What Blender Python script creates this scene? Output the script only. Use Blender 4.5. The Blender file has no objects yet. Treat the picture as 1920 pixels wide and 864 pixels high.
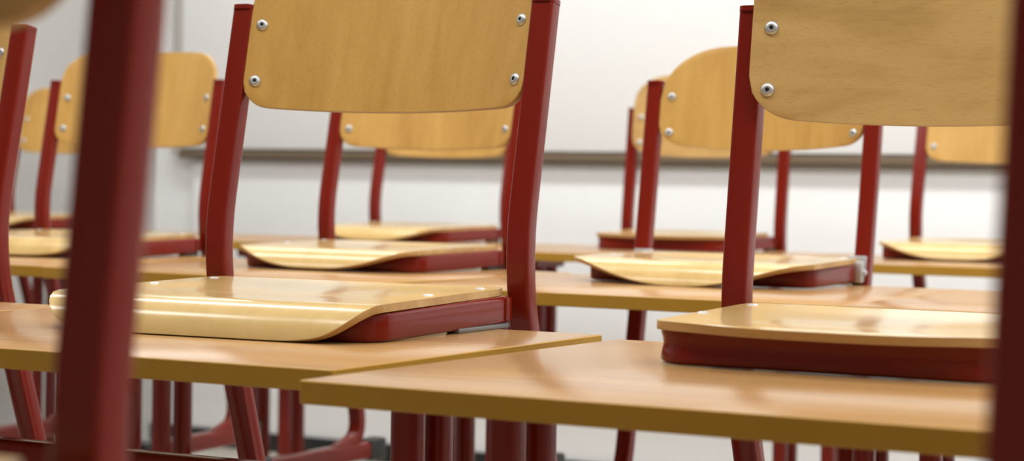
import bpy, bmesh, math, random
from mathutils import Vector, Matrix

# ------------------------------------------------------------------ camera, world, light, exposure
scene = bpy.context.scene
COL = scene.collection
R = math.radians
PI = math.pi
T = 0.72                                  # desk top height

cam_d = bpy.data.cameras.new('camera')
cam_d.sensor_width = 36.0
cam_d.lens = 3997.2 / 1920 * 36.0
cam_d.clip_start = 0.02
cam_d.dof.use_dof = True
cam_d.dof.focus_distance = 2.22
cam_d.dof.aperture_fstop = 7.0
cam = bpy.data.objects.new('camera', cam_d)
COL.objects.link(cam)
_pi, _ro, _ya = R(1.4106), R(0.9028), R(29.5824)
_fh = Vector((-math.sin(_ya), math.cos(_ya), 0)); _r0 = Vector((math.cos(_ya), math.sin(_ya), 0))
_fw = _fh * math.cos(_pi) - Vector((0, 0, 1)) * math.sin(_pi)
_u0 = _r0.cross(_fw)
_r = _r0 * math.cos(_ro) + _u0 * math.sin(_ro)
_u = -_r0 * math.sin(_ro) + _u0 * math.cos(_ro)
cam.matrix_world = Matrix(((_r.x, _u.x, -_fw.x, 0), (_r.y, _u.y, -_fw.y, 0), (_r.z, _u.z, -_fw.z, 0.88), (0, 0, 0, 1)))
scene.camera = cam

w = bpy.data.worlds.new('world'); scene.world = w; w.use_nodes = True
w.node_tree.nodes['Background'].inputs[0].default_value = (0.8, 0.86, 1.0, 1)
w.node_tree.nodes['Background'].inputs[1].default_value = 0.3

scene.view_settings.view_transform = 'Standard'
scene.view_settings.look = 'None'
scene.view_settings.exposure = 0.0
scene.view_settings.gamma = 1.0
scene.view_settings.use_curve_mapping = False

LAMP_W = 9.6                              # watts of each ceiling luminaire
LAMPS = [(x, y) for y in (1.25, 2.9, 4.5) for x in (-3.3, -1.55, 0.2, 1.95)]

# ------------------------------------------------------------------ helpers
def new_mat(name):
    m = bpy.data.materials.new(name); m.use_nodes = True
    nt = m.node_tree
    return m, nt, nt.nodes['Principled BSDF']

def node(nt, kind, **kw):
    n = nt.nodes.new(kind)
    for k, v in kw.items():
        setattr(n, k, v)
    return n

def plain(name, col, rough=0.5, metal=0.0, bump=0.0, bscale=200, spec=0.5, var=0.0, coat=0.0):
    m, nt, b = new_mat(name)
    b.inputs['Base Color'].default_value = (*col, 1)
    b.inputs['Roughness'].default_value = rough
    b.inputs['Metallic'].default_value = metal
    b.inputs['Specular IOR Level'].default_value = spec
    b.inputs['Coat Weight'].default_value = coat
    b.inputs['Coat Roughness'].default_value = 0.08
    tc = node(nt, 'ShaderNodeTexCoord')
    if bump > 0:
        nz = node(nt, 'ShaderNodeTexNoise'); nz.inputs['Scale'].default_value = bscale; nz.inputs['Detail'].default_value = 3
        bp = node(nt, 'ShaderNodeBump'); bp.inputs['Strength'].default_value = bump; bp.inputs['Distance'].default_value = 0.001
        nt.links.new(tc.outputs['Object'], nz.inputs['Vector']); nt.links.new(nz.outputs['Fac'], bp.inputs['Height'])
        nt.links.new(bp.outputs['Normal'], b.inputs['Normal'])
    if var > 0:
        n2 = node(nt, 'ShaderNodeTexNoise'); n2.inputs['Scale'].default_value = 6; n2.inputs['Detail'].default_value = 4
        cr = node(nt, 'ShaderNodeValToRGB')
        cr.color_ramp.elements[0].position = 0.3; cr.color_ramp.elements[1].position = 0.7
        cr.color_ramp.elements[0].color = (*[c * (1 - var) for c in col], 1)
        cr.color_ramp.elements[1].color = (*[min(1, c * (1 + var)) for c in col], 1)
        nt.links.new(tc.outputs['Object'], n2.inputs['Vector']); nt.links.new(n2.outputs['Fac'], cr.inputs['Fac'])
        nt.links.new(cr.outputs['Color'], b.inputs['Base Color'])
    return m

def wood(name, dark, mid, light, grain_axis=2, rough=0.3, coat=0.0, figure=1.2, fleck=0.5, spec=0.5, stretch=12.0):
    """Beech: broad bands and fine flecks drawn out along the grain axis, in object space."""
    m, nt, b = new_mat(name)
    tc = node(nt, 'ShaderNodeTexCoord'); oi = node(nt, 'ShaderNodeObjectInfo')
    addv = node(nt, 'ShaderNodeVectorMath', operation='ADD')
    mulr = node(nt, 'ShaderNodeMath', operation='MULTIPLY'); mulr.inputs[1].default_value = 17.0
    nt.links.new(oi.outputs['Random'], mulr.inputs[0])
    nt.links.new(tc.outputs['Object'], addv.inputs[0]); nt.links.new(mulr.outputs[0], addv.inputs[1])
    def mapped(sc, along):
        mp = node(nt, 'ShaderNodeMapping')
        s = [sc, sc, sc]; s[grain_axis] = sc / along
        mp.inputs['Scale'].default_value = s
        nt.links.new(addv.outputs[0], mp.inputs['Vector'])
        return mp
    m1 = mapped(11.0, stretch * 0.55)
    n1 = node(nt, 'ShaderNodeTexNoise'); n1.inputs['Scale'].default_value = 1.0; n1.inputs['Detail'].default_value = 3; n1.inputs['Distortion'].default_value = figure
    nt.links.new(m1.outputs[0], n1.inputs['Vector'])
    m2 = mapped(800.0, 9.0)
    n2 = node(nt, 'ShaderNodeTexNoise'); n2.inputs['Scale'].default_value = 1.0; n2.inputs['Detail'].default_value = 2
    nt.links.new(m2.outputs[0], n2.inputs['Vector'])
    m3 = mapped(60.0, stretch * 1.6)
    n3 = node(nt, 'ShaderNodeTexNoise'); n3.inputs['Scale'].default_value = 1.0; n3.inputs['Detail'].default_value = 3; n3.inputs['Distortion'].default_value = 0.4
    nt.links.new(m3.outputs[0], n3.inputs['Vector'])
    cr = node(nt, 'ShaderNodeValToRGB')
    e = cr.color_ramp.elements
    e[0].position = 0.28; e[0].color = (*dark, 1)
    e[1].position = 0.72; e[1].color = (*light, 1)
    k = e.new(0.5); k.color = (*mid, 1)
    mixf = node(nt, 'ShaderNodeMath', operation='MULTIPLY_ADD'); mixf.inputs[1].default_value = 0.4
    sub = node(nt, 'ShaderNodeMath', operation='MULTIPLY_ADD'); sub.inputs[1].default_value = 0.75; sub.inputs[2].default_value = -0.075
    nt.links.new(n1.outputs['Fac'], sub.inputs[0])
    nt.links.new(n3.outputs['Fac'], mixf.inputs[0]); nt.links.new(sub.outputs[0], mixf.inputs[2])
    nt.links.new(mixf.outputs[0], cr.inputs['Fac'])
    fl = node(nt, 'ShaderNodeValToRGB')
    fl.color_ramp.elements[0].position = 0.30; fl.color_ramp.elements[0].color = (1 - fleck * 0.45, 1 - fleck * 0.5, 1 - fleck * 0.55, 1)
    fl.color_ramp.elements[1].position = 0.46; fl.color_ramp.elements[1].color = (1, 1, 1, 1)
    nt.links.new(n2.outputs['Fac'], fl.inputs['Fac'])
    mx = node(nt, 'ShaderNodeMix', data_type='RGBA', blend_type='MULTIPLY'); mx.inputs[0].default_value = 1.0
    nt.links.new(cr.outputs['Color'], mx.inputs[6]); nt.links.new(fl.outputs['Color'], mx.inputs[7])
    nt.links.new(mx.outputs[2], b.inputs['Base Color'])
    b.inputs['Roughness'].default_value = rough
    b.inputs['Specular IOR Level'].default_value = spec
    b.inputs['Coat Weight'].default_value = coat; b.inputs['Coat Roughness'].default_value = 0.12
    bp = node(nt, 'ShaderNodeBump'); bp.inputs['Strength'].default_value = 0.06; bp.inputs['Distance'].default_value = 0.0005
    nt.links.new(n2.outputs['Fac'], bp.inputs['Height']); nt.links.new(bp.outputs['Normal'], b.inputs['Normal'])
    return m

def link(name, bm, mats, parent=None, smooth=35):
    me = bpy.data.meshes.new(name)
    bmesh.ops.recalc_face_normals(bm, faces=bm.faces[:])
    bm.to_mesh(me); bm.free()
    for m in (mats if isinstance(mats, (list, tuple)) else [mats]):
        me.materials.append(m)
    if smooth:
        me.shade_smooth(); me.set_sharp_from_angle(angle=R(smooth))
    o = bpy.data.objects.new(name, me); COL.objects.link(o)
    if parent is not None:
        o.parent = parent
    return o

def empty(name, loc=(0, 0, 0), rz=0.0):
    o = bpy.data.objects.new(name, None); COL.objects.link(o)
    o.location = loc; o.rotation_euler = (0, 0, rz); o.empty_display_size = 0.05
    return o

def tag(o, label, cat, group=None):
    o['label'] = label; o['category'] = cat
    if group: o['group'] = group
    return o

def copy_tree(o, parent=None):
    c = o.copy(); COL.objects.link(c)
    if parent is not None:
        c.parent = parent
        c.matrix_parent_inverse = o.matrix_parent_inverse.copy()
    for ch in list(o.children):
        copy_tree(ch, c)
    return c

def box(bm, lo, hi, bevel=0.0, seg=2, mi=0):
    vs = [bm.verts.new((x, y, z)) for z in (lo[2], hi[2]) for y in (lo[1], hi[1]) for x in (lo[0], hi[0])]
    fs = []
    for f in ((0, 2, 3, 1), (4, 5, 7, 6), (0, 1, 5, 4), (2, 6, 7, 3), (0, 4, 6, 2), (1, 3, 7, 5)):
        fc = bm.faces.new([vs[i] for i in f]); fc.material_index = mi; fs.append(fc)
    if bevel > 0:
        ed = list({e for f in fs for e in f.edges})
        bmesh.ops.bevel(bm, geom=ed, offset=bevel, segments=seg, profile=0.5, affect='EDGES')

def round_rect(wx, wy, r, seg=4, bulge=0.0):
    """Closed profile; the side at -wy/2 bows outward by bulge."""
    pts = []
    for cx, cy, a0 in ((wx / 2 - r, wy / 2 - r, 0), (-wx / 2 + r, wy / 2 - r, 90), (-wx / 2 + r, -wy / 2 + r, 180), (wx / 2 - r, -wy / 2 + r, 270)):
        for k in range(seg + 1):
            a = R(a0 + 90 * k / seg)
            pts.append((cx + r * math.cos(a), cy + r * math.sin(a)))
        if a0 == 180 and bulge:
            n = 7
            for k in range(1, n):
                u = k / n
                pts.append((-wx / 2 + r + (wx - 2 * r) * u, -wy / 2))
    if bulge:
        pts = [(x, y - bulge * (1 - (2 * x / wx) ** 2) if y < -wy / 2 + 1e-6 or (y < 0 and abs(x) < wx / 2 - r * .5) else y) for x, y in pts]
    return pts

def sweep(bm, path, side, prof, cap=True, mi=0):
    """Sweep a profile along a polyline. side = fixed vector for the profile's first axis."""
    n = len(path); rings = []
    side = Vector(side)
    for i, p in enumerate(path):
        p = Vector(p)
        a = Vector(path[max(i - 1, 0)]); b = Vector(path[min(i + 1, n - 1)])
        t = (b - a).normalized()
        if isinstance(side, Vector):
            s = (side - t * side.dot(t)).normalized()
        nn = s.cross(t)
        rings.append([bm.verts.new(p + s * x + nn * y) for x, y in prof])
    m = len(prof)
    for i in range(n - 1):
        for k in range(m):
            f = bm.faces.new((rings[i][k], rings[i][(k + 1) % m], rings[i + 1][(k + 1) % m], rings[i + 1][k])); f.material_index = mi
    if cap:
        bm.faces.new(rings[0][::-1]).material_index = mi; bm.faces.new(rings[-1]).material_index = mi

def sweep_flat(bm, path, prof):
    """Sweep along a path lying in a level plane; profile (outward, up)."""
    n = len(path); rings = []
    for i, p in enumerate(path):
        p = Vector(p)
        a = Vector(path[max(i - 1, 0)]); b = Vector(path[min(i + 1, n - 1)])
        t = (b - a); t.z = 0; t.normalize()
        s = Vector((t.y, -t.x, 0))
        rings.append([bm.verts.new(p + s * x + Vector((0, 0, 1)) * y) for x, y in prof])
    m = len(prof)
    for i in range(n - 1):
        for k in range(m):
            bm.faces.new((rings[i][k], rings[i][(k + 1) % m], rings[i + 1][(k + 1) % m], rings[i + 1][k]))
    bm.faces.new(rings[0][::-1]); bm.faces.new(rings[-1])

def fillet(pts, radii, seg=8):
    """Round the inner corners of a polyline with Bezier arcs."""
    out = [Vector(pts[0])]
    for i in range(1, len(pts) - 1):
        p = Vector(pts[i]); a = (Vector(pts[i - 1]) - p); b = (Vector(pts[i + 1]) - p)
        r = radii[i - 1]; ra = min(r, a.length * .49); rb = min(r, b.length * .49)
        p0 = p + a.normalized() * ra; p2 = p + b.normalized() * rb
        for k in range(seg + 1):
            u = k / seg
            out.append(p0 * (1 - u) ** 2 + p * 2 * u * (1 - u) + p2 * u * u)
    out.append(Vector(pts[-1]))
    return out

def lathe(bm, prof, mtx, seg=16, mi=None):
    rings = []
    for r, h in prof:
        if r < 1e-6:
            rings.append([bm.verts.new(mtx @ Vector((0, 0, h)))])
        else:
            rings.append([bm.verts.new(mtx @ Vector((r * math.cos(2 * PI * k / seg), r * math.sin(2 * PI * k / seg), h))) for k in range(seg)])
    for i in range(len(rings) - 1):
        A, B = rings[i], rings[i + 1]
        for k in range(seg):
            k2 = (k + 1) % seg
            if len(A) == 1 and len(B) == 1: continue
            if len(A) == 1: f = bm.faces.new((A[0], B[k], B[k2]))
            elif len(B) == 1: f = bm.faces.new((A[k], A[k2], B[0]))
            else: f = bm.faces.new((A[k], A[k2], B[k2], B[k]))
            if mi: f.material_index = mi[i]

# ------------------------------------------------------------------ materials
M = {}
M['wall'] = plain('white_wall_paint', (0.85, 0.848, 0.842), 0.7, bump=0.15, bscale=120, var=0.015)
M['wall_grey'] = plain('grey_wall', (0.46, 0.45, 0.435), 0.7, bump=0.15, bscale=120, var=0.02)  # even grey, darker than the front wall
M['board'] = plain('whiteboard_enamel', (0.88, 0.882, 0.875), 0.28, spec=0.4)
M['alu'] = plain('aluminium_trim', (0.62, 0.60, 0.56), 0.42, metal=0.6)
M['ledge'] = plain('ledge_trim_shaded', (0.16, 0.115, 0.07), 0.5)  # shade on the ledge front put into the colour as dark brown
M['ceiling'] = plain('ceiling_paint', (0.82, 0.81, 0.79), 0.85)
M['floor'] = plain('pale_linoleum', (0.56, 0.52, 0.44), 0.35, var=0.08)
M['skirting'] = plain('black_skirting', (0.012, 0.012, 0.012), 0.4)
M['red'] = plain('dark_red_lacquer', (0.170, 0.0105, 0.0045), 0.17, bump=0.05, bscale=90, spec=0.30)
M['chrome'] = plain('zinc_plated_steel', (0.56, 0.56, 0.56), 0.45, metal=1.0)
M['hole'] = plain('rivet_hole', (0.004, 0.004, 0.004), 0.8)
M['black'] = plain('black_plastic', (0.012, 0.012, 0.012), 0.45)
M['pad'] = plain('grey_plastic', (0.16, 0.15, 0.145), 0.4)
M['seatwood'] = wood('lacquered_beech_seat', (0.54, 0.36, 0.125), (0.61, 0.42, 0.162), (0.66, 0.47, 0.195), grain_axis=1, rough=0.2, coat=0.5, fleck=0.12, spec=0.4, figure=0.6)
M['backwood'] = wood('beech_back_upright_grain', (0.44, 0.24, 0.055), (0.52, 0.30, 0.076), (0.58, 0.35, 0.10), grain_axis=2, rough=0.36, fleck=0.28, figure=0.8, spec=0.35)
M['backwood_x'] = wood('beech_back_level_grain', (0.40, 0.232, 0.074), (0.53, 0.332, 0.118), (0.57, 0.37, 0.142), grain_axis=0, rough=0.36, fleck=0.28, figure=2.4, spec=0.35, stretch=6)
M['ply'] = wood('plywood_edge', (0.38, 0.21, 0.065), (0.52, 0.31, 0.11), (0.62, 0.40, 0.165), grain_axis=0, rough=0.5, fleck=0.2, stretch=25)
M['desk'] = wood('beech_laminate', (0.31, 0.162, 0.054), (0.385, 0.208, 0.075), (0.44, 0.25, 0.098), grain_axis=0, rough=0.22, fleck=0.15, figure=0.5, spec=0.33, stretch=14)
M['band'] = plain('mustard_edge_band', (0.385, 0.205, 0.026), 0.55, spec=0.14, bump=0.2, bscale=500, var=0.04)
lm, lnt, lb = new_mat('lit_diffuser')
lb.inputs['Base Color'].default_value = (0.9, 0.9, 0.9, 1)
lb.inputs['Emission Color'].default_value = (0.97, 0.985, 1.0, 1); lb.inputs["Emission Strength"].default_value = 3.3
M['diffuser'] = lm
M['lampbody'] = plain('white_steel', (0.8, 0.8, 0.8), 0.4)

# ------------------------------------------------------------------ the setting
XL, XR, YF, YB, ZC = -4.47, 3.4, 5.50, -2.6, 2.75
def struct(name, lo, hi, m, bevel=0.0):
    bm = bmesh.new(); box(bm, lo, hi, bevel)
    o = link(name, bm, m, smooth=30); o['kind'] = 'structure'
    return o
struct('floor', (XL - .2, YB - .2, -.1), (XR + .2, YF + .2, 0), M['floor'])
struct('ceiling', (XL - .2, YB - .2, ZC), (XR + .2, YF + .2, ZC + .1), M['ceiling'])
struct('wall_front', (XL - .2, YF, 0), (XR + .2, YF + .2, ZC), M['wall'])
struct('wall_left', (XL - .2, YB, 0), (XL, YF, ZC), M['wall_grey'])
struct('wall_right', (XR, YB, 0), (XR + .2, YF, ZC), M['wall_grey'])
struct('wall_back', (XL - .2, YB - .2, 0), (XR + .2, YB, ZC), M['wall_grey'])
struct('baseboard_front', (XL, YF - .014, 0), (XR, YF, .058), M['skirting'], .003)
struct('trim_1', (-4.30, YF - .022, .30), (XR - .3, YF, .925), M['wall'], .004)     # the panel below the board

# whiteboard
wb = tag(empty('whiteboard', (-1.8, YF, .95)), 'large white wall board with a thin ledge along its bottom edge', 'whiteboard')
bm = bmesh.new(); box(bm, (-2.53, -.045, .008), (3.4, -.001, 1.25), .004); link('writing_surface', bm, M['board'], wb)
bm = bmesh.new()
box(bm, (-2.565, -.048, -.012), (-2.532, -.001, 1.27), .003)
box(bm, (3.402, -.048, -.012), (3.435, -.001, 1.27), .003)
box(bm, (-2.565, -.048, 1.252), (3.435, -.001, 1.28), .003)
link('board_frame', bm, M['alu'], wb)
bm = bmesh.new(); box(bm, (-2.53, -.058, -.022), (3.4, -.001, .003), .003); link('pen_ledge', bm, M['ledge'], wb)

# ceiling luminaires
def make_lamp():
    t = empty('ceiling_light')
    bm = bmesh.new()
    box(bm, (-.77, -.15, -.07), (.77, -.135, 0), .003); box(bm, (-.77, .135, -.07), (.77, .15, 0), .003)
    box(bm, (-.77, -.135, -.07), (-.755, .135, 0), .003); box(bm, (.755, -.135, -.07), (.77, .135, 0), .003)
    box(bm, (-.755, -.135, -.02), (.755, .135, 0))
    link('housing', bm, M['lampbody'], t)
    bm = bmesh.new(); box(bm, (-.754, -.134, -.064), (.754, .134, -.05), .002); link('diffuser', bm, M['diffuser'], t)
    return t
for i, (x, y) in enumerate(LAMPS):
    t = make_lamp() if i == 0 else copy_tree(lamp0)
    if i == 0: lamp0 = t
    t.location = (x, y, ZC)
    tag(t, 'long white ceiling light with a glowing diffuser above the desks', 'ceiling light', 'ceiling lights')
    ld = bpy.data.lights.new('ceiling_light_glow', 'AREA'); ld.shape = 'RECTANGLE'; ld.size = 1.5; ld.size_y = .26
    ld.energy = LAMP_W; ld.color = (0.97, 0.985, 1.0)
    lo = bpy.data.objects.new('ceiling_light_glow', ld); COL.objects.link(lo); lo.parent = t; lo.location = (0, 0, -.068)

# ------------------------------------------------------------------ desks
DW, DD, DT = 0.70, 0.55, 0.019
def make_desk(bar):
    """Origin on the floor below the middle of the top's back edge."""
    t = empty('school_desk')
    bm = bmesh.new(); box(bm, (-DW / 2 + .0016, -DD + .0016, T - DT), (DW / 2 - .0016, -.0016, T), .0008, 2)
    top = link('desk_top', bm, M['desk'], t)
    bm = bmesh.new()
    rc = .004
    pts = []
    for cx, cy, a0 in ((DW / 2 - rc, -rc, 0), (-DW / 2 + rc, -rc, 90), (-DW / 2 + rc, -DD + rc, 180), (DW / 2 - rc, -DD + rc, 270)):
        for k in range(5):
            a = R(a0 + 22.5 * k); pts.append((cx, cy, math.cos(a), math.sin(a)))
    e = .0009
    levels = [(rc - .0017, T - DT + .0003), (rc - e, T - DT + .0003), (rc, T - DT + e + .0003), (rc, T - e), (rc - e, T - .0002), (rc - .0017, T - .0002)]
    rings = [[bm.verts.new((cx + r * c, cy + r * s, z)) for cx, cy, c, s in pts] for r, z in levels]
    n = len(pts)
    for i in range(len(levels)):
        A, B = rings[i], rings[(i + 1) % len(levels)]
        for k in range(n):
            bm.faces.new((A[k], A[(k + 1) % n], B[(k + 1) % n], B[k]))
    link('edge_band', bm, M['band'], top, 40)
    # side frames: twin columns standing on a floor runner, a bearer under the top
    pr = round_rect(.031, .031, .012, 5)
    for s in (-1, 1):
        x = s * (DW / 2 - (.064 if bar else .048))
        for dy in (-.0275, .0275):
            bm = bmesh.new(); sweep(bm, [(x, -DD / 2 + dy, .042), (x, -DD / 2 + dy, T - DT - .026)], (1, 0, 0), pr)
            link('leg', bm, M['red'], t)
        bm = bmesh.new(); sweep(bm, [(x, -DD + .03, .023), (x, -.045, .023)], (1, 0, 0), round_rect(.042, .034, .009, 4))
        ft = link('foot', bm, M['red'], t)
        for y0, y1 in ((-DD + .006, -DD + .06), (-.075, -.021)):
            bm = bmesh.new(); box(bm, (x - .0235, y0, .0), (x + .0235, y1, .0435), .007, 3)
            link('foot_cap', bm, M['black'], ft)
        bm = bmesh.new(); sweep(bm, [(x, -DD / 2 - .065, T - DT - .013), (x, -DD / 2 + .065, T - DT - .013)], (1, 0, 0), round_rect(.034, .027, .006, 3))
        link('bearer', bm, M['red'], t)
    if not bar: return t
    bm = bmesh.new(); sweep(bm, [(-DW / 2 + .066, -DD / 2, .580), (DW / 2 - .066, -DD / 2, .580)], (0, 1, 0), round_rect(.03, .034, .006, 3))
    link('stretcher', bm, M['red'], t)
    return t

desks = {}
def desk(x_right, y_back, yaw, label, bar=False, sy=1.0, sx=1.0):
    """Place a desk by its back right corner."""
    first = bar not in desks
    t = make_desk(bar) if first else copy_tree(desks[bar])
    if first: desks[bar] = t
    t.scale = (sx, sy, 1)
    a = R(yaw)
    t.location = (x_right - sx * DW / 2 * math.cos(a), y_back - sx * DW / 2 * math.sin(a), 0); t.rotation_euler = (0, 0, a)
    tag(t, label, 'desk', 'school desks in rows')
    return t

# ------------------------------------------------------------------ chairs
# chair frame: origin between the uprights on the level of the runners, H above it is the desk top the seat lies on
H = 0.42
SP = 0.39
def rivet_mesh(bm, mtx, r=.0068):
    lathe(bm, [(r, -.0004), (r, .0006), (r * .93, .0014), (r * .72, .0026), (r * .46, .0031), (r * .31, .0029), (r * .29, .0022), (0, .0022)], mtx, 18, [0, 0, 0, 0, 0, 1, 1])

def frame_from(p, nrm):
    z = nrm.normalized(); x = z.orthogonal().normalized(); y = z.cross(x)
    m = Matrix((x, y, z)).transposed().to_4x4(); m.translation = p
    return m

def make_chair(kind):
    K = dict(
        lip=dict(lean=12.0, zk=.062, back_hw=.183, zb=.233, zt=.415, sag=.007, rb=(.030, .030), rt=(.062, .058), bulge=.034, ztop=.352, yo=-.0085,
                 L=.284, flap=.0525, phi=78, rad=.040, fc=.047, fp=9, hw=.186, hwf=.194, xrf=.185, rail_front=-.290, rc=.032, riv=(.268, .334), rivx=.169, back='backwood'),
        small=dict(lean=12.0, zk=.062, back_hw=.183, zb=.210, zt=.401, sag=.007, rb=(.030, .030), rt=(.062, .056), bulge=.034, ztop=.337, yo=-.0085,
                   L=.275, flap=.049, phi=78, rad=.040, fc=.049, fp=2.8, hw=.184, hwf=.180, xrf=.173, rail_front=-.266, rc=.03, riv=(.246, .308), rivx=.166, back='backwood'),
        flat=dict(lean=7.0, zk=.010, back_hw=.187, zb=.216, zt=.415, sag=.009, rb=(.046, .038), rt=(.085, .068), bulge=.020, ztop=.329, yo=-.0235,
                  L=.262, flap=.012, phi=18, rad=.060, fc=.024, fp=3.2, hw=.176, hwf=.161, xrf=.154, rail_front=-.250, rc=.034, riv=(.250, .311), rivx=.168, back='backwood_x'),
        round=dict(lean=8.0, zk=.062, back_hw=.1805, zb=.212, zt=.385, sag=.013, rb=(.034, .028), rt=(.112, .086), bulge=.024, ztop=.322, yo=-.0085,
                   L=.235, flap=.055, phi=72, rad=.042, fc=.054, fp=2.2, hw=.190, hwf=.203, xrf=.185, rail_front=-.212, rc=.03, riv=(.240, .300), rivx=.163, back='backwood'),
    )[kind]
    t = empty('school_chair')
    # uprights with the legs and floor runners
    ln = math.tan(R(K['lean']))
    zt = K['ztop']; zk = K['zk']
    if kind == 'round':
        top = (0, (zt - zk) * ln, H + zt); knee = (0, 0, H + zk)
        foot = (0, -(zk + .30) * math.tan(R(9.5)), H - .30)
        runner_y = (-.30, -.02)
    else:
        top = (0, (zt - zk) * ln, H + zt); knee = (0, 0, H + zk)
        foot = (0, (zk + .332) * math.tan(R(19)), H - .332)
        runner_y = (-.20, .20)
    prof = round_rect(.0265, .0225, .004, 4, .0040)
    def upy(z):          # centre line above the knee
        return (z - zk) * ln
    sides = []
    for s in (-1, 1):
        x = s * SP / 2
        bm = bmesh.new()
        if kind == 'round':
            pts = fillet([top, knee, foot, (0, foot[1] - .02, H - .345)], [.05, .03])
        else:
            pts = fillet([top, knee, foot, (0, foot[1] - .085, H - .355)], [.075, .07])
        sweep(bm, [(x + p.x, p.y, p.z) for p in pts], (1, 0, 0), [(px, -py) for px, py in prof])
        up = link('upright', bm, M['red'], t)
        d = (pts[0] - pts[1]).normalized()
        bm = bmesh.new()
        c0 = Vector((x, pts[0].y, pts[0].z))
        sweep(bm, [c0 - d * .001, c0 + d * .0015, c0 + d * .003, c0 + d * .0042], (1, 0, 0), [(px * 1.05, py * 1.05) for px, py in round_rect(.0265, .0255, .007, 4)])
        link('tube_cap', bm, M['red'], up)
        bm = bmesh.new()
        zr = H - .362
        sweep(bm, [(x, runner_y[0], zr), (x, runner_y[1] - .045, zr)], (1, 0, 0), round_rect(.031, .034, .008, 4))
        rn = link('runner', bm, M['red'], t)
        for y0, y1 in ((runner_y[1] - .055, runner_y[1]), (runner_y[0] - .02, runner_y[0] + .03)):
            bm = bmesh.new(); box(bm, (x - .0175, y0, zr - .021), (x + .0175, y1, zr + .021), .006, 3)
            link('runner_cap', bm, M['black'], rn)
        if kind == 'round':
            bm = bmesh.new()
            box(bm, (x - s * .006 - .014, -.034, H + .004), (x - s * .006 + .014, -.012, H + .038), .003, 2)
            box(bm, (x - s * .006 - .0155, -.020, H + .000), (x - s * .006 + .0155, -.008, H + .046), .002, 2)
            lathe(bm, [(.0045, -.002), (.0045, .003), (.002, .0045), (0, .0045)], frame_from(Vector((x + .0085 * s, -.024, H + .02)), Vector((s, 0, 0))), 10)
            link('hinge_bracket', bm, M['chrome'], t)['label'] = 'silver zinc bracket'
        else:
            bm = bmesh.new()
            box(bm, (x - s * .007 - .0068, -.022, H + .008), (x - s * .007 + .0068, -.008, H + .033), .002, 2)
            link('weld_bracket', bm, M['red'], t)
            bm = bmesh.new()
            y0 = -.125 if kind == 'lip' else -.060
            box(bm, (x - s * .010 - .008, y0, H + .0), (x - s * .010 + .008, -.010, H + .0052), .0015, 2)
            link('rubber_pad', bm, M['pad' if kind == 'lip' else 'black'], t)
    # seat frame: U of flat tube
    yf = K['rail_front']; xr = SP / 2 - .010; xf = K['xrf']
    rc = K['rc']
    tilt = lambda y: .0052 + (.0046 * y / .26)          # bottom of the rail
    pts = fillet([(-xr, -.014, 0), (-xf, yf, 0), (xf, yf, 0), (xr, -.014, 0)], [rc, rc], 10)
    dens = []
    for a, b in zip(pts[:-1], pts[1:]):
        nseg = max(1, int((b - a).length / .03))
        for k in range(nseg): dens.append(a.lerp(b, k / nseg))
    dens.append(pts[-1])
    bm = bmesh.new()
    hr = .0290
    rp = [(x_, y_ + hr / 2) for x_, y_ in round_rect(.0150, hr, .004, 3)]
    if kind == 'flat':
        rp = [(.0083, .006), (.0078, .002), (.0055, 0), (-.0075, 0), (-.0075, hr), (.0080, hr), (.0082, hr - .003), (.0070, hr * .78), (.0062, hr * .62), (.0063, hr * .50), (.0074, hr * .36)]
    sweep_flat(bm, [(p.x, p.y, H + tilt(p.y)) for p in dens], rp)
    link('seat_frame', bm, M['red'], t)
    # seat plate: moulded plywood with dished middle and front lip
    th = .0078; L, fl = K['L'], K['flap']; tot = L + fl
    ns, nu = 64, 48
    phi = R(K['phi']); rad = K['rad']
    def prof_s(s):       # (y, dz, angle) along the middle
        if s <= L: return -s, 0.0, 0.0
        a = (s - L) / rad
        if a <= phi: return -L - rad * math.sin(a), -rad * (1 - math.cos(a)), a
        r_ = s - L - rad * phi
        return -L - rad * math.sin(phi) - r_ * math.cos(phi), -rad * (1 - math.cos(phi)) - r_ * math.sin(phi), phi
    def halfw(s):
        return K['hw'] + (K['hwf'] - K['hw']) * min(1, s / L) - .008 * (1 - min(1, s / .03)) ** 2
    def front(u):        # where the front edge runs, along the unrolled plate
        e = max(0, abs(u) - .96) / .04
        return tot - K['fc'] * abs(u) ** K['fp'] - .007 * e * e
    S = [1 - (1 - i / ns) ** 1.35 for i in range(ns + 1)]
    bm = bmesh.new(); topv, botv = [], []
    for f_ in S:
        tv, bv = [], []
        for j in range(nu + 1):
            u = math.sin((-1 + 2 * j / nu) * PI / 2) * .6 + (-1 + 2 * j / nu) * .4
            s = .006 + (front(u) - .006) * f_
            y, dz, a = prof_s(s); hw = halfw(s)
            n = Vector((0, -math.sin(a), math.cos(a)))
            x = hw * u
            dish = -.0048 * max(0, 1 - (x / .150) ** 2) ** 1.3 * max(0, 1 - ((s - .12) / .115) ** 2) ** 1.2
            base = H + tilt(max(y, -.30)) + hr + .0004
            p = Vector((x, y, base + dz + dish))
            tv.append(bm.verts.new(p + n * th)); bv.append(bm.verts.new(p))
        topv.append(tv); botv.append(bv)
    for i in range(ns):
        for j in range(nu):
            bm.faces.new((topv[i][j], topv[i][j + 1], topv[i + 1][j + 1], topv[i + 1][j]))
            bm.faces.new((botv[i][j + 1], botv[i][j], botv[i + 1][j], botv[i + 1][j + 1]))
    edge = []
    loopi = [(0, j) for j in range(nu + 1)] + [(i, nu) for i in range(1, ns + 1)] + [(ns, j) for j in range(nu - 1, -1, -1)] + [(i, 0) for i in range(ns - 1, 0, -1)]
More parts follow.
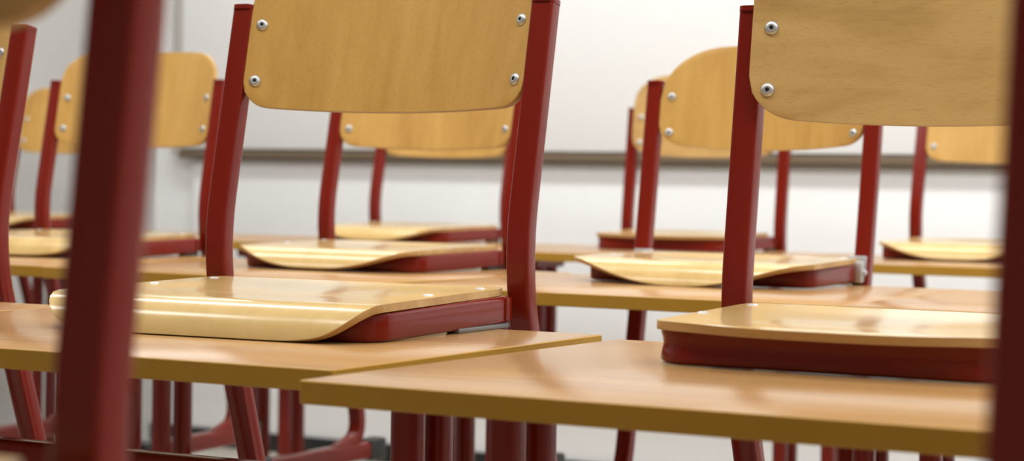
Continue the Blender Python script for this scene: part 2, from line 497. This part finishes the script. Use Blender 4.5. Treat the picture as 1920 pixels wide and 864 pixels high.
    for k in range(len(loopi)):
        a, b = loopi[k], loopi[(k + 1) % len(loopi)]
        f = bm.faces.new((topv[a[0]][a[1]], topv[b[0]][b[1]], botv[b[0]][b[1]], botv[a[0]][a[1]])); f.material_index = 1
        edge.append(f)
    bev = [e for f in edge for e in f.edges if any(g not in edge for g in e.link_faces)]
    bmesh.ops.bevel(bm, geom=list(set(bev)), offset=.0012, segments=2, profile=.5, affect='EDGES', clamp_overlap=True)
    seat = link('seat', bm, [M['seatwood'], M['ply']], t, 40)
    for s in (-1, 1):
        for yy in (-.036, -.150):
            bm = bmesh.new()
            rivet_mesh(bm, Matrix.Translation((s * (K['hw'] - .016), yy, H + tilt(yy) + hr + th + .0002)) @ Matrix.Diagonal((1, 1, .45, 1)), .0056)
            link('rivet', bm, [M['chrome'], M['hole']], seat)
    # backrest: curved plywood plate before the uprights
    hw = K['back_hw']; zb, ztp = K['zb'], K['zt']
    tb = .0085
    def lower(x):
        z = zb + K['sag'] * (x / hw) ** 2
        rx, rz = K['rb']; k = (abs(x) - (hw - rx)) / rx
        if k > 0: z += rz * (1 - math.sqrt(max(0, 1 - k * k)))
        return z
    def upper(x):
        z = ztp - .004 * (x / hw) ** 2
        rx, rz = K['rt']; k = (abs(x) - (hw - rx)) / rx
        if k > 0: z -= rz * (1 - max(0, 1 - k ** 2.15) ** (1 / 2.15))
        return z
    def surf(x, z):      # front face of the plate
        y = upy(z) + K['yo'] + K['bulge'] * (1 - (x / hw) ** 2)
        return Vector((x, y, H + z))
    def nrm(x, z):
        return Vector((-2 * K['bulge'] * x / hw ** 2, -1, ln)).normalized() * 1.0
    xs = []
    nx = 48
    for j in range(nx + 1):
        a = -PI / 2 + PI * j / nx
        xs.append(hw * (0.55 * math.sin(a) + 0.45 * (2 * j / nx - 1)))
    nz = 14
    bm = bmesh.new(); fr, bk = [], []
    for x in xs:
        z0, z1 = lower(x), upper(x)
        fv, bv = [], []
        for k in range(nz + 1):
            z = z0 + (z1 - z0) * k / nz
            p = surf(x, z); n = nrm(x, z)
            fv.append(bm.verts.new(p)); bv.append(bm.verts.new(p - n * tb))
        fr.append(fv); bk.append(bv)
    for j in range(nx):
        for k in range(nz):
            bm.faces.new((fr[j][k], fr[j + 1][k], fr[j + 1][k + 1], fr[j][k + 1]))
            bm.faces.new((bk[j + 1][k], bk[j][k], bk[j][k + 1], bk[j + 1][k + 1]))
    loopi = [(j, 0) for j in range(nx + 1)] + [(nx, k) for k in range(1, nz + 1)] + [(j, nz) for j in range(nx - 1, -1, -1)] + [(0, k) for k in range(nz - 1, 0, -1)]
    edge = []
    for k in range(len(loopi)):
        a, b = loopi[k], loopi[(k + 1) % len(loopi)]
        f = bm.faces.new((fr[b[0]][b[1]], fr[a[0]][a[1]], bk[a[0]][a[1]], bk[b[0]][b[1]])); f.material_index = 1
        edge.append(f)
    bev = [e for f in edge for e in f.edges if any(g not in edge for g in e.link_faces)]
    bmesh.ops.bevel(bm, geom=list(set(bev)), offset=.0015, segments=2, profile=.5, affect='EDGES', clamp_overlap=True)
    back = link('backrest', bm, [M[K['back']], M['ply']], t, 40)
    for s in (-1, 1):
        for z in K['riv']:
            x = s * K['rivx']
            bm = bmesh.new(); rivet_mesh(bm, frame_from(surf(x, z), nrm(x, z)), .0070)
            link('rivet', bm, [M['chrome'], M['hole']], back)
    return t

protos = {}
def chair(kind, xm, y, yaw, label, dz=0.0):
    """xm, y: the point midway between the uprights at seat level."""
    first = kind not in protos
    t = make_chair(kind) if first else copy_tree(protos[kind])
    if first: protos[kind] = t
    t.location = (xm, y, T - H + dz); t.rotation_euler = (0, 0, R(yaw))
    tag(t, label, 'chair', 'chairs hung on the desks')
    return t

# row 1 (in focus)
desk(-1.001, 1.957, 1.2, 'desk under the sharp chair left of centre, its edge overlapped by the foreground chair tube', True, .925)
desk(-0.263, 1.912, 0.0, 'nearest desk at lower right with a long mustard front edge and free left corner')
desk(-1.703, 1.942, 1.2, 'desk at the far left edge behind the blurred foreground tube', True, .925)
# row 2
desk(-1.707, 3.214, -3.0, 'second row desk seen through the sharp left chair above its seat')
desk(-1.004, 3.180, 0.0, 'second row desk behind the near right desk, carrying the chair with zinc brackets')
desk(-2.462, 3.270, 2.0, 'second row desk at left behind the foreground tube')
desk(-0.303, 3.183, 0.0, 'second row desk cut by the dark tube at the right edge')
# row 3
desk(-1.715, 4.600, 0.0, 'back row desk under the chair with a red front rail')
desk(-1.000, 4.600, 0.0, 'back row desk at right under the yellow lipped seat')
desk(-2.425, 4.600, 0.0, 'back row desk behind the middle of the sharp left chair')
desk(-3.135, 4.600, 0.0, 'back row desk at left between the red uprights of two chairs')
desk(-3.845, 4.600, 0.0, 'back row desk at far left beside the grey wall', False, 1.0, .82)
# row 0 (below the frame)
desk(-0.440, 0.645, 0.0, 'nearest row desk below the blurred chair at left')
desk(0.300, 0.645, 0.0, 'nearest row desk below the blurred chair at right')

chair('lip', -1.318, 1.980, 3.0, 'sharp wooden chair left of centre with upright grain back and rolled seat lip')
chair('flat', -0.648, 1.930, 0.0, 'sharp chair at right with level grain back and red rail under the seat')
chair('small', -2.062, 1.972, 2.0, 'chair at the left edge showing only its right red upright, on the front row')
chair('small', -2.043, 3.239, 0.0, 'second row chair seen between the uprights of the sharp left chair')
chair('round', -1.372, 3.207, -0.7, 'second row chair with rounded back and zinc bracket, left of the sharp right chair')
chair('small', -2.755, 3.282, 5.0, 'second row chair at left with its back partly behind the foreground tube')
chair('flat', -2.107, 4.622, 2.5, 'back row chair with pale pink back and red front rail behind the rounded chair')
chair('small', -1.385, 4.616, 0.0, 'back row chair at far right with a yellow lipped seat')
chair('small', -2.840, 4.616, 0.0, 'back row chair whose back hangs just below the sharp left chair back')
chair('small', -4.100, 4.616, 0.0, 'back row chair at far left, half hidden by the second row chair')
chair('flat', -0.771, 0.662, 0.0, 'blurred dark chair in the left foreground with a wide red tube')
chair('flat', 0.006, 0.662, 0.0, 'blurred dark chair upright at the right edge of the foreground')
